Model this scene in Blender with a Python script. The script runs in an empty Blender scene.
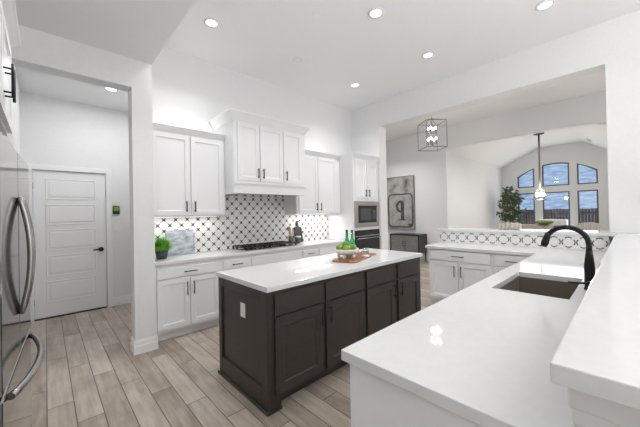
import bpy, bmesh, math, random
from mathutils import Vector, Matrix
PI = math.pi
random.seed(7)
SC = bpy.context.scene
COL = SC.collection

# ------------------------------------------------------------------ camera
def cam_axes(yaw, pitch, roll):
    a, p, r = map(math.radians, (yaw, pitch, roll))
    F = Vector((math.cos(a)*math.cos(p), math.sin(a)*math.cos(p), math.sin(p)))
    R = Vector((math.sin(a), -math.cos(a), 0)); U = R.cross(F)
    return R*math.cos(r)+U*math.sin(r), -R*math.sin(r)+U*math.cos(r), F
R_, U_, F_ = cam_axes(46.69, .353, -1.114)
cd = bpy.data.cameras.new('camera'); co = bpy.data.objects.new('camera', cd); COL.objects.link(co)
cd.sensor_width = 36; cd.sensor_fit = 'HORIZONTAL'; cd.lens = 291.77/640*36
cd.shift_y = -2.06/640; cd.clip_start = .02; cd.clip_end = 200
m = Matrix((( R_.x, U_.x, -F_.x, 0), (R_.y, U_.y, -F_.y, 0), (R_.z, U_.z, -F_.z, 1.431), (0, 0, 0, 1)))
co.matrix_world = m
SC.camera = co
# ------------------------------------------------------------------ world
W = bpy.data.worlds.new('world'); SC.world = W; W.use_nodes = True
nt = W.node_tree; nt.nodes.clear()
wo = nt.nodes.new('ShaderNodeOutputWorld'); bg = nt.nodes.new('ShaderNodeBackground')
tc = nt.nodes.new('ShaderNodeTexCoord'); mp = nt.nodes.new('ShaderNodeMapping'); mp.inputs['Scale'].default_value = (26, 26, 120)
nz = nt.nodes.new('ShaderNodeTexNoise'); nz.inputs['Scale'].default_value = 1.6; nz.inputs['Detail'].default_value = 5
cr = nt.nodes.new('ShaderNodeValToRGB')
cr.color_ramp.elements[0].position = .36; cr.color_ramp.elements[0].color = (.17, .27, .43, 1)
cr.color_ramp.elements[1].position = .68; cr.color_ramp.elements[1].color = (.38, .47, .60, 1)
nt.links.new(tc.outputs['Generated'], mp.inputs['Vector']); nt.links.new(mp.outputs[0], nz.inputs['Vector'])
nt.links.new(nz.outputs['Fac'], cr.inputs[0]); nt.links.new(cr.outputs[0], bg.inputs[0])
bg.inputs[1].default_value = 1.35; nt.links.new(bg.outputs[0], wo.inputs[0])
# ------------------------------------------------------------------ lights and exposure
def area(name, loc, rot, sx, sy, power, col=(.99, .99, 1), shape='RECTANGLE'):
    l = bpy.data.lights.new(name, 'AREA'); l.shape = shape; l.size = sx
    if shape == 'RECTANGLE': l.size_y = sy
    l.energy = power; l.color = col
    if shape == 'DISK': l.spread = math.radians(125)
    o = bpy.data.objects.new(name, l); o.location = loc; o.rotation_euler = rot; COL.objects.link(o); return o
CANS = [(1.435, 3.30), (2.736, 1.919), (4.027, .598), (4.027, 1.946), (3.99, 3.272)]
CAN_E = 8
DOWN = (0, 0, 0)
for x, y in CANS: area('can_lamp', (x, y, 3.655), DOWN, .14, .14, CAN_E*(.4 if y < 1 else 1), shape='DISK')
area('can_lamp', (.29, 2.55, 3.07), DOWN, .14, .14, 7, shape='DISK')
area('can_lamp', (.66, 4.80, 3.175), DOWN, .14, .14, 12, shape='DISK').data.spread = PI
# added fill panels before the windowless rear wall; living one is window daylight
area('fill_rear', (2.2, -3.9, 1.5), (math.radians(90), 0, 0), 3.0, 2.6, 31, (.985, .99, 1))
area('fill_dining', (6.5, -3.9, 1.8), (math.radians(90), 0, 0), 2.2, 2.4, 34, (.985, .99, 1))
area('daylight_living', (13.9, 1.9, 1.7), (0, math.radians(90), 0), 2.6, 2.3, 28, (.97, .985, 1))
# added fill light, aimed up to bounce off the ceiling behind the camera
area('bounce_fill', (1.35, -2.1, 1.6), (PI, 0, 0), .8, .8, 145, (.985, .99, 1))
SC.view_settings.view_transform = 'Standard'; SC.view_settings.look = 'None'
SC.view_settings.gamma = 1; SC.view_settings.use_curve_mapping = False
SC.view_settings.exposure = 0.14

# ------------------------------------------------------------------ materials
def mat(name, col, rough=.5, metal=0, spec=.5, emit=None, es=0, alpha=None, trans=0, coat=0):
    m = bpy.data.materials.new(name); m.use_nodes = True
    b = m.node_tree.nodes['Principled BSDF']
    b.inputs['Base Color'].default_value = (*col, 1); b.inputs['Roughness'].default_value = rough
    b.inputs['Metallic'].default_value = metal; b.inputs['Specular IOR Level'].default_value = spec
    b.inputs['Coat Weight'].default_value = coat
    if trans: b.inputs['Transmission Weight'].default_value = trans
    if emit: b.inputs['Emission Color'].default_value = (*emit, 1); b.inputs['Emission Strength'].default_value = es
    return m
def noisy(name, c1, c2, scale=8, rough=.5, detail=3, sc=(1, 1, 1), bump=0, lo=.35, hi=.65, **k):
    m = mat(name, c1, rough, **k); nt = m.node_tree; b = nt.nodes['Principled BSDF']
    tc = nt.nodes.new('ShaderNodeTexCoord'); mp = nt.nodes.new('ShaderNodeMapping'); mp.inputs['Scale'].default_value = sc
    n = nt.nodes.new('ShaderNodeTexNoise'); n.inputs['Scale'].default_value = scale; n.inputs['Detail'].default_value = detail
    r = nt.nodes.new('ShaderNodeValToRGB'); r.color_ramp.elements[0].position = lo; r.color_ramp.elements[1].position = hi
    r.color_ramp.elements[0].color = (*c1, 1); r.color_ramp.elements[1].color = (*c2, 1)
    nt.links.new(tc.outputs['Object'], mp.inputs['Vector']); nt.links.new(mp.outputs[0], n.inputs['Vector'])
    nt.links.new(n.outputs['Fac'], r.inputs[0]); nt.links.new(r.outputs[0], b.inputs['Base Color'])
    if bump:
        bp = nt.nodes.new('ShaderNodeBump'); bp.inputs['Strength'].default_value = bump; bp.inputs['Distance'].default_value = .002
        nt.links.new(n.outputs['Fac'], bp.inputs['Height']); nt.links.new(bp.outputs[0], b.inputs['Normal'])
    return m
M = dict(
 wall=noisy('wall_paint', (.79, .79, .79), (.81, .81, .81), 40, .75, bump=.08),
 ceil=noisy('ceiling_paint', (.85, .85, .85), (.87, .87, .87), 60, .85, bump=.1),
 white=mat('cabinet_white', (.85, .85, .855), .38),
 trimw=mat('trim_white', (.86, .86, .86), .35),
 dark=noisy('espresso_stain', (.040, .031, .026), (.050, .039, .033), 12, .38, sc=(1, 1, 8)),
 quartz=noisy('white_quartz', (.735, .735, .735), (.76, .76, .76), 30, .045, detail=6),
 black=mat('black_metal', (.012, .012, .013), .4, 0, .3),
 blackp=mat('black_satin', (.015, .015, .016), .3),
 steel=mat('stainless_steel', (.33, .32, .31), .08, 1),
 steelh=mat('handle_steel', (.36, .355, .35), .22, 1),
 steelw=mat('warm_steel', (.42, .39, .35), .3, 1),
 glassb=mat('black_glass', (.010, .010, .012), .06),
 greyg=mat('grey_glass', (.06, .06, .065), .15),
 bronze=mat('bronze_sink', (.20, .17, .145), .35, .3),
 frame=mat('window_frame', (.10, .095, .09), .4),
 marble=noisy('marble', (.20, .235, .27), (.50, .53, .56), 9, .25, 6, (1, 1, 2.2)),
 bowl=mat('white_ceramic', (.80, .79, .77), .25),
 apple=noisy('apple_skin', (.14, .28, .02), (.25, .40, .05), 18, .3),
 leaf=noisy('grass_leaf', (.06, .26, .02), (.22, .55, .06), 30, .5),
 tree=noisy('tree_leaf', (.02, .06, .02), (.12, .17, .08), 14, .5),
 bark=noisy('bark', (.10, .07, .05), (.18, .13, .09), 30, .8),
 pot=mat('dark_pot', (.05, .055, .06), .5),
 wood=noisy('acacia', (.22, .075, .03), (.42, .19, .09), 10, .35, sc=(1, 6, 1)),
 spoon=noisy('spoon_wood', (.50, .27, .13), (.62, .38, .20), 14, .5),
 slate=mat('slate_board', (.035, .035, .037), .5),
 crock=mat('charcoal_crock', (.10, .10, .11), .4),
 led=mat('light_diffuser', (1, 1, 1), .5, emit=(1, .98, .95), es=3.5),
 bulb=mat('bulb', (1, 1, 1), .5, emit=(1, .95, .88), es=70),
 bulb2=mat('bulb_living', (1, 1, 1), .5, emit=(1, .95, .88), es=150),
 beige=noisy('beige_linen', (.56, .52, .45), (.64, .60, .53), 60, .9),
 taupe=noisy('taupe_linen', (.36, .31, .26), (.42, .37, .31), 60, .9),
 green=noisy('green_throw', (.10, .15, .04), (.20, .24, .08), 40, .9),
 fence=noisy('fence_wood', (.15, .07, .045), (.28, .15, .10), 20, .8, sc=(1, 6, .6)),
 grass=noisy('lawn', (.06, .11, .03), (.10, .16, .05), 12, .9),
 iron=mat('dark_iron', (.13, .12, .11), .35, .8),
 gold=mat('nickel', (.30, .28, .25), .3, 1),
 sidegrey=noisy('sideboard_grey', (.17, .17, .165), (.22, .22, .215), 14, .55),
 lime=mat('keypad_screen', (.16, .24, .03), .3, emit=(.18, .30, .03), es=.2),
 plastic=mat('white_plastic', (.82, .82, .82), .35),
)
def glass_mat(name, tint=(1, 1, 1), refl=.06):
    m = bpy.data.materials.new(name); m.use_nodes = True; nt = m.node_tree; nt.nodes.clear()
    o = nt.nodes.new('ShaderNodeOutputMaterial'); mx = nt.nodes.new('ShaderNodeMixShader'); mx.inputs[0].default_value = refl
    t = nt.nodes.new('ShaderNodeBsdfTransparent'); t.inputs[0].default_value = (*tint, 1)
    g = nt.nodes.new('ShaderNodeBsdfGlossy'); g.inputs['Roughness'].default_value = .02
    nt.links.new(t.outputs[0], mx.inputs[1]); nt.links.new(g.outputs[0], mx.inputs[2]); nt.links.new(mx.outputs[0], o.inputs[0])
    return m
M['pane'] = glass_mat('window_glass', (.96, .98, 1), .06)
M['clear'] = glass_mat('clear_glass', (.93, .94, .94), .12)
M['gglass'] = mat('green_glass', (.05, .62, .26), .05, trans=.75)

def floor_mat():
    m = mat('plank_tile', (.4, .35, .3), .33); nt = m.node_tree; b = nt.nodes['Principled BSDF']
    N = nt.nodes.new; L = nt.links.new
    tc = N('ShaderNodeTexCoord'); sep = N('ShaderNodeSeparateXYZ'); L(tc.outputs['Object'], sep.inputs[0])
    def mth(op, a, b_=None, c=None):
        n = N('ShaderNodeMath'); n.operation = op
        for i, v in enumerate((a, b_, c)):
            if v is None: continue
            if isinstance(v, (int, float)): n.inputs[i].default_value = v
            else: L(v, n.inputs[i])
        return n.outputs[0]
    PW, PL = .1535, 1.02
    cx = mth('DIVIDE', mth('ADD', sep.outputs[0], .003), PW); ix = mth('FLOOR', cx); fx = mth('FRACT', cx)
    sh = mth('MULTIPLY', ix, .335)
    cy = mth('ADD', mth('DIVIDE', mth('SUBTRACT', sep.outputs[1], 4.03 - PL), PL), sh); iy = mth('FLOOR', cy); fy = mth('FRACT', cy)
    gx = mth('LESS_THAN', mth('MULTIPLY', mth('MINIMUM', fx, mth('SUBTRACT', 1, fx)), PW), .003)
    gy = mth('LESS_THAN', mth('MULTIPLY', mth('MINIMUM', fy, mth('SUBTRACT', 1, fy)), PL), .003)
    grout = mth('MAXIMUM', gx, gy)
    cmb = N('ShaderNodeCombineXYZ'); L(ix, cmb.inputs[0]); L(iy, cmb.inputs[1])
    wn = N('ShaderNodeTexWhiteNoise'); wn.noise_dimensions = '3D'; L(cmb.outputs[0], wn.inputs['Vector'])
    mp = N('ShaderNodeMapping'); mp.inputs['Scale'].default_value = (22, 2.2, 1)
    vadd = N('ShaderNodeVectorMath'); vadd.operation = 'ADD'; L(tc.outputs['Object'], vadd.inputs[0])
    vs = N('ShaderNodeVectorMath'); vs.operation = 'SCALE'; vs.inputs['Scale'].default_value = 7; L(wn.outputs['Color'], vs.inputs[0]); L(vs.outputs[0], vadd.inputs[1])
    L(vadd.outputs[0], mp.inputs['Vector'])
    n1 = N('ShaderNodeTexNoise'); n1.inputs['Scale'].default_value = 1; n1.inputs['Detail'].default_value = 7; n1.inputs['Roughness'].default_value = .62
    L(mp.outputs[0], n1.inputs['Vector'])
    n2 = N('ShaderNodeTexNoise'); n2.inputs['Scale'].default_value = 3.5; n2.inputs['Detail'].default_value = 4; L(vadd.outputs[0], n2.inputs['Vector'])
    t = mth('ADD', mth('ADD', mth('MULTIPLY', n1.outputs['Fac'], .6), mth('MULTIPLY', n2.outputs['Fac'], .35)), mth('MULTIPLY', wn.outputs['Value'], .26))
    r = N('ShaderNodeValToRGB'); r.color_ramp.elements[0].position = .40; r.color_ramp.elements[1].position = .80
    r.color_ramp.elements[0].color = (.235, .185, .145, 1); r.color_ramp.elements[1].color = (.56, .495, .425, 1)
    L(t, r.inputs[0])
    mix = N('ShaderNodeMix'); mix.data_type = 'RGBA'; L(grout, mix.inputs[0]); L(r.outputs[0], mix.inputs[6]); mix.inputs[7].default_value = (.07, .058, .05, 1)
    L(mix.outputs[2], b.inputs['Base Color'])
    bp = N('ShaderNodeBump'); bp.inputs['Strength'].default_value = .25; bp.inputs['Distance'].default_value = .002
    L(mth('SUBTRACT', mth('MULTIPLY', n1.outputs['Fac'], .4), grout), bp.inputs['Height']); L(bp.outputs[0], b.inputs['Normal'])
    return m
M['floor'] = floor_mat()

def tile_mat(name, axis, off, P=.147, z0=1.675, arcs=False):
    # white rounded tiles on a diagonal lattice with dark four-armed inserts where they meet
    m = mat(name, (.8, .8, .8), .18); nt = m.node_tree; b = nt.nodes['Principled BSDF']; N = nt.nodes.new; L = nt.links.new
    tc = N('ShaderNodeTexCoord'); sep = N('ShaderNodeSeparateXYZ'); L(tc.outputs['Object'], sep.inputs[0])
    def mth(op, a, b_=None):
        n = N('ShaderNodeMath'); n.operation = op
        for i, v in enumerate((a, b_)):
            if v is None: continue
            if isinstance(v, (int, float)): n.inputs[i].default_value = v
            else: L(v, n.inputs[i])
        return n.outputs[0]
    h = mth('DIVIDE', mth('SUBTRACT', sep.outputs[axis], off), P); v = mth('DIVIDE', mth('SUBTRACT', sep.outputs[2], z0), P)
    a = mth('SUBTRACT', mth('FRACT', mth('ADD', h, v)), .5); c = mth('SUBTRACT', mth('FRACT', mth('SUBTRACT', h, v)), .5)
    aa = mth('ABSOLUTE', a); ac = mth('ABSOLUTE', c)
    d = mth('SQRT', mth('ADD', mth('POWER', aa, 2), mth('POWER', ac, 2)))
    da = mth('SUBTRACT', .5, aa); dc = mth('SUBTRACT', .5, ac)
    if arcs:
        hh = mth('ABSOLUTE', mth('SUBTRACT', mth('FRACT', h), .5)); vv = mth('ABSOLUTE', v)
        d2 = mth('MULTIPLY', mth('SQRT', mth('ADD', mth('POWER', hh, 2), mth('POWER', vv, 2))), 1.4142)
        gate = mth('GREATER_THAN', mth('DIVIDE', mth('MAXIMUM', hh, vv), d2), .60)
        star = mth('MULTIPLY', mth('LESS_THAN', mth('ABSOLUTE', mth('SUBTRACT', d2, .62)), .055), gate)
    else:
        star = mth('LESS_THAN', mth('MINIMUM', da, dc), mth('MULTIPLY', .108, mth('SUBTRACT', 1, mth('DIVIDE', mth('MAXIMUM', da, dc), .45))))
    edge = mth('GREATER_THAN', mth('MAXIMUM', aa, ac), .480)
    mix = N('ShaderNodeMix'); mix.data_type = 'RGBA'; L(edge, mix.inputs[0]); mix.inputs[6].default_value = (.80, .80, .78, 1); mix.inputs[7].default_value = (.42, .42, .41, 1)
    mx2 = N('ShaderNodeMix'); mx2.data_type = 'RGBA'; L(star, mx2.inputs[0]); L(mix.outputs[2], mx2.inputs[6]); mx2.inputs[7].default_value = (.05, .05, .05, 1)
    L(mx2.outputs[2], b.inputs['Base Color'])
    return m
M['tile_back'] = tile_mat('backsplash_tile', 0, 2.007)
M['tile_bar'] = tile_mat('bar_tile', 1, 2.044, .1435, 1.004, True)

# ------------------------------------------------------------------ helpers
class B:
    def __init__(s): s.bm = bmesh.new(); s.smooth = False
    def box(s, x0, x1, y0, y1, z0, z1):
        v = [s.bm.verts.new((x, y, z)) for x in (x0, x1) for y in (y0, y1) for z in (z0, z1)]
        for f in ((0, 1, 3, 2), (4, 6, 7, 5), (0, 4, 5, 1), (2, 3, 7, 6), (0, 2, 6, 4), (1, 5, 7, 3)):
            s.bm.faces.new([v[i] for i in f])
        return s
    def prism(s, pts, axis, a, b):
        # pts in the two other axes (in xyz order), extruded a..b along axis
        def P(p, t):
            q = list(p); q.insert('xyz'.index(axis), t); return q
        lo = [s.bm.verts.new(P(p, a)) for p in pts]; hi = [s.bm.verts.new(P(p, b)) for p in pts]
        s.bm.faces.new(lo); s.bm.faces.new(hi[::-1]); n = len(pts)
        for i in range(n): s.bm.faces.new([lo[i], lo[(i+1) % n], hi[(i+1) % n], hi[i]])
        return s
    def cells(s, us, vs, holes, axis, a, b):
        # slab of cells in the plane across `axis`, minus hole cells, no inner faces
        def P(u, v, t):
            q = [u, v]; q.insert('xyz'.index(axis), t); return q
        V = {}
        def vt(i, j, k):
            if (i, j, k) not in V: V[i, j, k] = s.bm.verts.new(P(us[i], vs[j], (a, b)[k]))
            return V[i, j, k]
        solid = lambda i, j: 0 <= i < len(us)-1 and 0 <= j < len(vs)-1 and (i, j) not in holes
        for i in range(len(us)-1):
            for j in range(len(vs)-1):
                if not solid(i, j): continue
                for k in (0, 1): s.bm.faces.new([vt(i, j, k), vt(i+1, j, k), vt(i+1, j+1, k), vt(i, j+1, k)])
                for (di, dj, e) in ((-1, 0, ((i, j), (i, j+1))), (1, 0, ((i+1, j), (i+1, j+1))), (0, -1, ((i, j), (i+1, j))), (0, 1, ((i, j+1), (i+1, j+1)))):
                    if not solid(i+di, j+dj):
                        p, q = e; s.bm.faces.new([vt(*p, 0), vt(*q, 0), vt(*q, 1), vt(*p, 1)])
        return s
    def tube(s, pts, r, seg=10, caps=True):
        pts = [Vector(p) for p in pts]; n = len(pts); rs = r if isinstance(r, (list, tuple)) else [r]*n
        up = None; rings = []
        for i, p in enumerate(pts):
            t = (pts[min(i+1, n-1)] - pts[max(i-1, 0)]).normalized()
            if up is None:
                up = Vector((0, 0, 1)) if abs(t.z) < .9 else Vector((1, 0, 0))
            a = (up - t*up.dot(t)).normalized(); up = a; b_ = t.cross(a)
            rings.append([s.bm.verts.new(p + (a*math.cos(2*PI*k/seg) + b_*math.sin(2*PI*k/seg))*rs[i]) for k in range(seg)])
        for i in range(n-1):
            for k in range(seg):
                f = s.bm.faces.new([rings[i][k], rings[i][(k+1) % seg], rings[i+1][(k+1) % seg], rings[i+1][k]]); f.smooth = seg > 5
        if caps: s.bm.faces.new(rings[0][::-1]); s.bm.faces.new(rings[-1])
        return s
    def bar(s, p, q, w):
        return s.tube([p, q], w*.7071, 4)
    def lathe(s, prof, c=(0, 0), seg=24):
        rings = []
        for r, z in prof:
            if r < 1e-5: rings.append([s.bm.verts.new((c[0], c[1], z))])
            else: rings.append([s.bm.verts.new((c[0]+r*math.cos(2*PI*k/seg), c[1]+r*math.sin(2*PI*k/seg), z)) for k in range(seg)])
        for A, C in zip(rings, rings[1:]):
            for k in range(seg):
                k2 = (k+1) % seg
                if len(A) == 1 and len(C) == 1: continue
                if len(A) == 1: f = s.bm.faces.new([A[0], C[k], C[k2]])
                elif len(C) == 1: f = s.bm.faces.new([A[k], A[k2], C[0]])
                else: f = s.bm.faces.new([A[k], A[k2], C[k2], C[k]])
                f.smooth = True
        return s
    def quad(s, a, b, c, d): s.bm.faces.new([s.bm.verts.new(p) for p in (a, b, c, d)]); return s
    def build(s, name, m, parent=None, bevel=0, loc=None, keep=False):
        if not keep: bmesh.ops.recalc_face_normals(s.bm, faces=s.bm.faces)
        me = bpy.data.meshes.new(name); s.bm.to_mesh(me); s.bm.free()
        me.materials.append(M[m] if isinstance(m, str) else m)
        o = bpy.data.objects.new(name, me); COL.objects.link(o)
        if parent is not None: o.parent = parent
        if loc: o.location = loc
        if bevel:
            md = o.modifiers.new('bevel', 'BEVEL'); md.width = bevel; md.segments = 2; md.limit_method = 'ANGLE'; md.angle_limit = .7
        return o
def tag(o, label, cat, group=None, kind=None):
    o['label'] = label; o['category'] = cat
    if group: o['group'] = group
    if kind: o['kind'] = kind
    return o
def thing(name, loc, label, cat, rz=0, group=None):
    o = bpy.data.objects.new(name, None); o.empty_display_size = .1; COL.objects.link(o)
    o.location = loc; o.rotation_euler = (0, 0, math.radians(rz)); return tag(o, label, cat, group)
def struct(name, b, m, parent=None, **k):
    o = b.build(name, m, parent, **k)
    if parent is None: o['kind'] = 'structure'
    return o
def copy_tree(o, parent=None):
    c = o.copy(); COL.objects.link(c); c.parent = parent
    for ch in [x for x in bpy.data.objects if x.parent == o]: copy_tree(ch, c)
    return c

# ------------------------------------------------------------------ room shell
CZ = 3.674
BX, BY = 4.94, 4.175          # opening wall plane, cabinet wall plane
struct('floor', B().box(-1.2, 14.2, -4.2, 6.4, -.12, 0), 'floor')
struct('ceiling', B().box(.864, 8.1, -4.2, 6.4, CZ, CZ+.1), 'ceil')
o = struct('ceiling_entry', B().box(-1.2, .864, -4.2, 3.542, 3.088, CZ+.1), 'ceil')
struct('ceiling_vestibule', B().cells([-1.2, .80, 1.4], [3.715, BY+.14, 6.4], {(1, 0)}, 'z', 3.19, 3.3), 'ceil')
struct('wall_back', B().box(.80, BX, BY, BY+.14, 0, CZ), 'wall')
# wall with the opening to the entry vestibule: header, left pier, right column
b = B().cells([-1.2, -.235, .67, .864], [0, 2.787, CZ], {(1, 0)}, 'y', 3.542, 3.715)
struct('wall_entry', b, 'wall')
struct('wall_column_return', B().box(.80, .864, 3.715, BY, 0, CZ), 'wall')
struct('wall_vestibule_left', B().box(-.36, -.235, 3.715, 5.74, 0, 3.19), 'wall')
b = B().cells([-.36, -.124, .711, 1.4], [0, 2.126, 3.19], {(1, 0)}, 'y', 5.74, 5.88)
struct('wall_vestibule_back', b, 'wall')
struct('wall_vestibule_right', B().box(1.2, 1.34, BY+.14, 5.74, 0, 3.19), 'wall')
struct('wall_left', B().box(-.98, -.85, -4.2, 3.542, 0, 3.088), 'wall')
# wall with the big opening above the bar; short stub by the oven tower, header, right pier
b = B().cells([-4.2, .171, 3.449, 6.4], [0, 3.169, CZ], {(1, 0)}, 'x', BX, BX+.235)
struct('wall_opening', b, 'wall')
# half walls below the raised bar
struct('wall_bar_side', B().box(4.818, BX+.10, .171, 2.19, 0, 1.094), 'wall')
struct('wall_bar_front', B().box(.80, BX-.002, -.07, .085, 0, 1.094), 'wall')
struct('trim_bar_front', B().box(.782, .80, -.085, .095, 1.02, 1.094).box(.79, .80, -.078, .09, .985, 1.02).box(.79, .80, -.075, .088, 0, .12), 'trimw', bevel=.004)
# wall between dining room and living room, opening with clipped corners
W2 = 7.85
b = B().cells([-4.2, .24, 3.35, 6.4], [0, 3.12, 3.95], {(1, 0)}, 'x', W2, W2+.18)
b.prism([(3.35, 3.05), (3.35, 3.12), (3.09, 3.12)], 'x', W2, W2+.18)
b.prism([(.24, 3.05), (.24, 3.12), (.50, 3.12)], 'x', W2, W2+.18)
struct('wall_dining', b, 'wall')
struct('wall_rear', B().box(-.98, W2, -4.34, -4.2, 0, CZ), 'wall')
struct('wall_hall', B().box(BX+.235, W2, 6.26, 6.4, 0, CZ), 'wall')
# living room
W3 = 14.0
struct('wall_living_left', B().box(W2+.18, W3+.2, 3.66, 3.8, 0, 3.2), 'wall')
struct('wall_living_right', B().box(W2+.18, W3+.2, -.05, .09, 0, 3.2), 'wall')
prof = [(3.8, 3.08), (3.66, 3.16), (2.4, 3.80), (1.1, 3.80), (.09, 3.16), (-.05, 3.08), (-.05, 4.05), (3.8, 4.05)]
struct('ceiling_living', B().prism(prof, 'x', W2+.18, W3), 'ceil')
WY = [(3.11, 2.547), (2.30, 1.494), (1.28, .735)]
ys = [-.05, .735, 1.28, 1.494, 2.30, 2.547, 3.11, 3.8]; zs = [0, .35, 2.068, 2.29, 3.16, 4.05]
holes = {(i, j) for i in (1, 3, 5) for j in (1, 3)}
b = B().cells(ys, zs, holes, 'x', W3, W3+.18)
YC = 1.895
def arc(y): return 3.16 - .385*((y-YC)/1.16)**2
for (ya, yb) in WY:
    n = 12; top = [(ya+(yb-ya)*i/n, 3.16) for i in range(n+1)]; bot = [(ya+(yb-ya)*i/n, arc(ya+(yb-ya)*i/n)) for i in range(n+1)]
    for i in range(n):
        q = [bot[i], bot[i+1], top[i+1], top[i]]
        if abs(q[1][1]-q[2][1]) < 1e-4: q = q[:1] + q[2:]
        if abs(q[0][1]-q[-1][1]) < 1e-4: q = q[:-1]
        if len(q) > 2: b.prism(q, 'x', W3, W3+.18)
struct('wall_windows', b, 'wall')
k = 0
for (ya, yb) in WY:
    for low in (1, 0):
        k += 1
        if low: ring = [(ya, .35), (ya, 2.068), (yb, 2.068), (yb, .35)]
        else:
            n = 12; ring = [(ya, 2.29)] + [(ya+(yb-ya)*i/n, arc(ya+(yb-ya)*i/n)) for i in range(n+1)] + [(yb, 2.29)]
        cy_ = sum(p[0] for p in ring)/len(ring); cz_ = sum(p[1] for p in ring)/len(ring)
        root = bpy.data.objects.new('window_%d' % k, None); COL.objects.link(root); root['kind'] = 'structure'
        fb = B(); n = len(ring)
        hw = abs(ya-yb)/2; sc_ = (hw-.042)/hw; ym = (ya+yb)/2
        inn = [(ym+(p[0]-ym)*sc_, p[1]+(.04 if p[1] < (1 if low else 2.30) else -.04)) for p in ring]
        for i in range(n):
            j = (i+1) % n
            vs = [fb.bm.verts.new((x, p[0], p[1])) for x in (W3+.02, W3+.08) for p in (ring[i], ring[j], inn[j], inn[i])]
            for f in ((0, 1, 2, 3), (7, 6, 5, 4), (3, 2, 6, 7)): fb.bm.faces.new([vs[q] for q in f])
        fb.build('window_frame', 'frame', root)
        B().prism(inn, 'x', W3+.045, W3+.052).build('window_pane', 'pane', root)
# outside
struct('ground', B().box(14.3, 30, -8, 12, -.75, -.6), 'grass')
# baseboards
def bboard(name, segs):
    b = B()
    for (x0, x1, y0, y1, nx, ny) in segs:      # wall face segment + outward normal, two stepped boards
        for t, z0, z1 in ((.016, 0, .085), (.010, .085, .125), (.005, .125, .14)):
            b.box(min(x0, x0+nx*t), max(x1, x1+nx*t), min(y0, y0+ny*t), max(y1, y1+ny*t), z0, z1)
    return struct(name, b, 'trimw')
bboard('baseboard_column', [(.654, .864, 3.542, 3.542, 0, -1), (.67, .67, 3.542, 3.715, -1, 0), (.864, .864, 3.526, 3.64, 1, 0)])
bboard('baseboard_vestibule', [(.79, 1.2, 5.74, 5.74, 0, -1), (-.235, -.235, 3.8, 5.72, 1, 0)])
bboard('baseboard_dining', [(W2, W2, 3.36, 6.24, -1, 0)])
bboard('baseboard_living', [(W2+.18, W3, 3.66, 3.66, 0, -1)])

# entry door with casing
d = bpy.data.objects.new('door_1', None); COL.objects.link(d); d['kind'] = 'structure'; d.location = (-.124, 5.74, 0)
DW, DH = .835, 2.126
b = B(); b.box(.003, DW-.003, .02, .055, .012, DH-.004)
pz = [.22 + i*.372 for i in range(5)]
for z in pz:
    x0, x1, z1 = .13, DW-.13, z+.30
    # raised moulding ring then raised field
    for (a, c, e, f) in ((x0, x1, z, z+.012), (x0, x1, z1-.012, z1), (x0, x0+.012, z, z1), (x1-.012, x1, z, z1)): b.box(a, c, .012, .02, e, f)
    b.box(x0+.04, x1-.04, .013, .02, z+.04, z1-.04)
b.build('door_panel', 'trimw', d, bevel=.003)
b = B(); b.box(-.075, -.003, -.018, .0, 0, DH+.075); b.box(DW+.003, DW+.075, -.018, 0, 0, DH+.075); b.box(-.003, DW+.003, -.018, 0, DH+.003, DH+.075)
b.build('door_casing', 'trimw', d, bevel=.004)
b = B(); b.tube([(.765, .012, .93), (.765, .004, .93)], .036, 16); b.tube([(.765, .01, .93), (.765, -.035, .93)], .010); b.tube([(.765, -.035, .93), (.70, -.04, .932), (.665, -.038, .928)], [.014, .012, .009])
b.build('door_handle', 'black', d)
for z in (.25, 1.06, 1.9): B().tube([(-.001, .008, z-.045), (-.001, .008, z+.045)], .007).build('hinge', 'gold', d)
struct('trim_threshold', B().box(-.12, .705, 5.72, 5.80, 0, .010), 'black')

# ------------------------------------------------------------------ cabinets
def shaker(parent, x0, x1, z0, z1, m, y=0, fw=.058, name='door'):
    b = B(); t = .02
    b.box(x0, x0+fw, y-t, y-.001, z0, z1); b.box(x1-fw, x1, y-t, y-.001, z0, z1)
    b.box(x0+fw, x1-fw, y-t, y-.001, z0, z0+fw); b.box(x0+fw, x1-fw, y-t, y-.001, z1-fw, z1)
    b.box(x0+fw, x1-fw, y-t+.010, y-.001, z0+fw, z1-fw)
    s = .008                                       # sloped inner bead
    for (a, c, e, f) in ((x0+fw, x1-fw, z0+fw, 1), (x0+fw, x1-fw, z1-fw, -1)):
        b.prism([(y-t+.003, e), (y-t+.010, e), (y-t+.010, e+f*s)], 'x', a, c)
    for (e, f) in ((x0+fw, 1), (x1-fw, -1)):
        b.prism([(e, y-t+.003), (e, y-t+.010), (e+f*s, y-t+.010)], 'z', z0+fw, z1-fw)
    return b.build(name, m, parent)
def slabfront(parent, x0, x1, z0, z1, m, y=0):
    return B().box(x0, x1, y-.02, y-.001, z0, z1).build('drawer_front', m, parent, bevel=.003)
def pull(parent, x, z, L, vert=True, y=-.02, m='black', r=.0055):
    b = B(); h = L/2
    if vert:
        b.tube([(x, y-.03, z-h), (x, y-.03, z+h)], r, 8)
        for q in (-h*.7, h*.7): b.tube([(x, y-.03, z+q), (x, y, z+q)], r*.8, 6)
    else:
        b.tube([(x-h, y-.03, z), (x+h, y-.03, z)], r, 8)
        for q in (-h*.7, h*.7): b.tube([(x+q, y-.03, z), (x+q, y, z)], r*.8, 6)
    return b.build('handle', m, parent)
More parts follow.
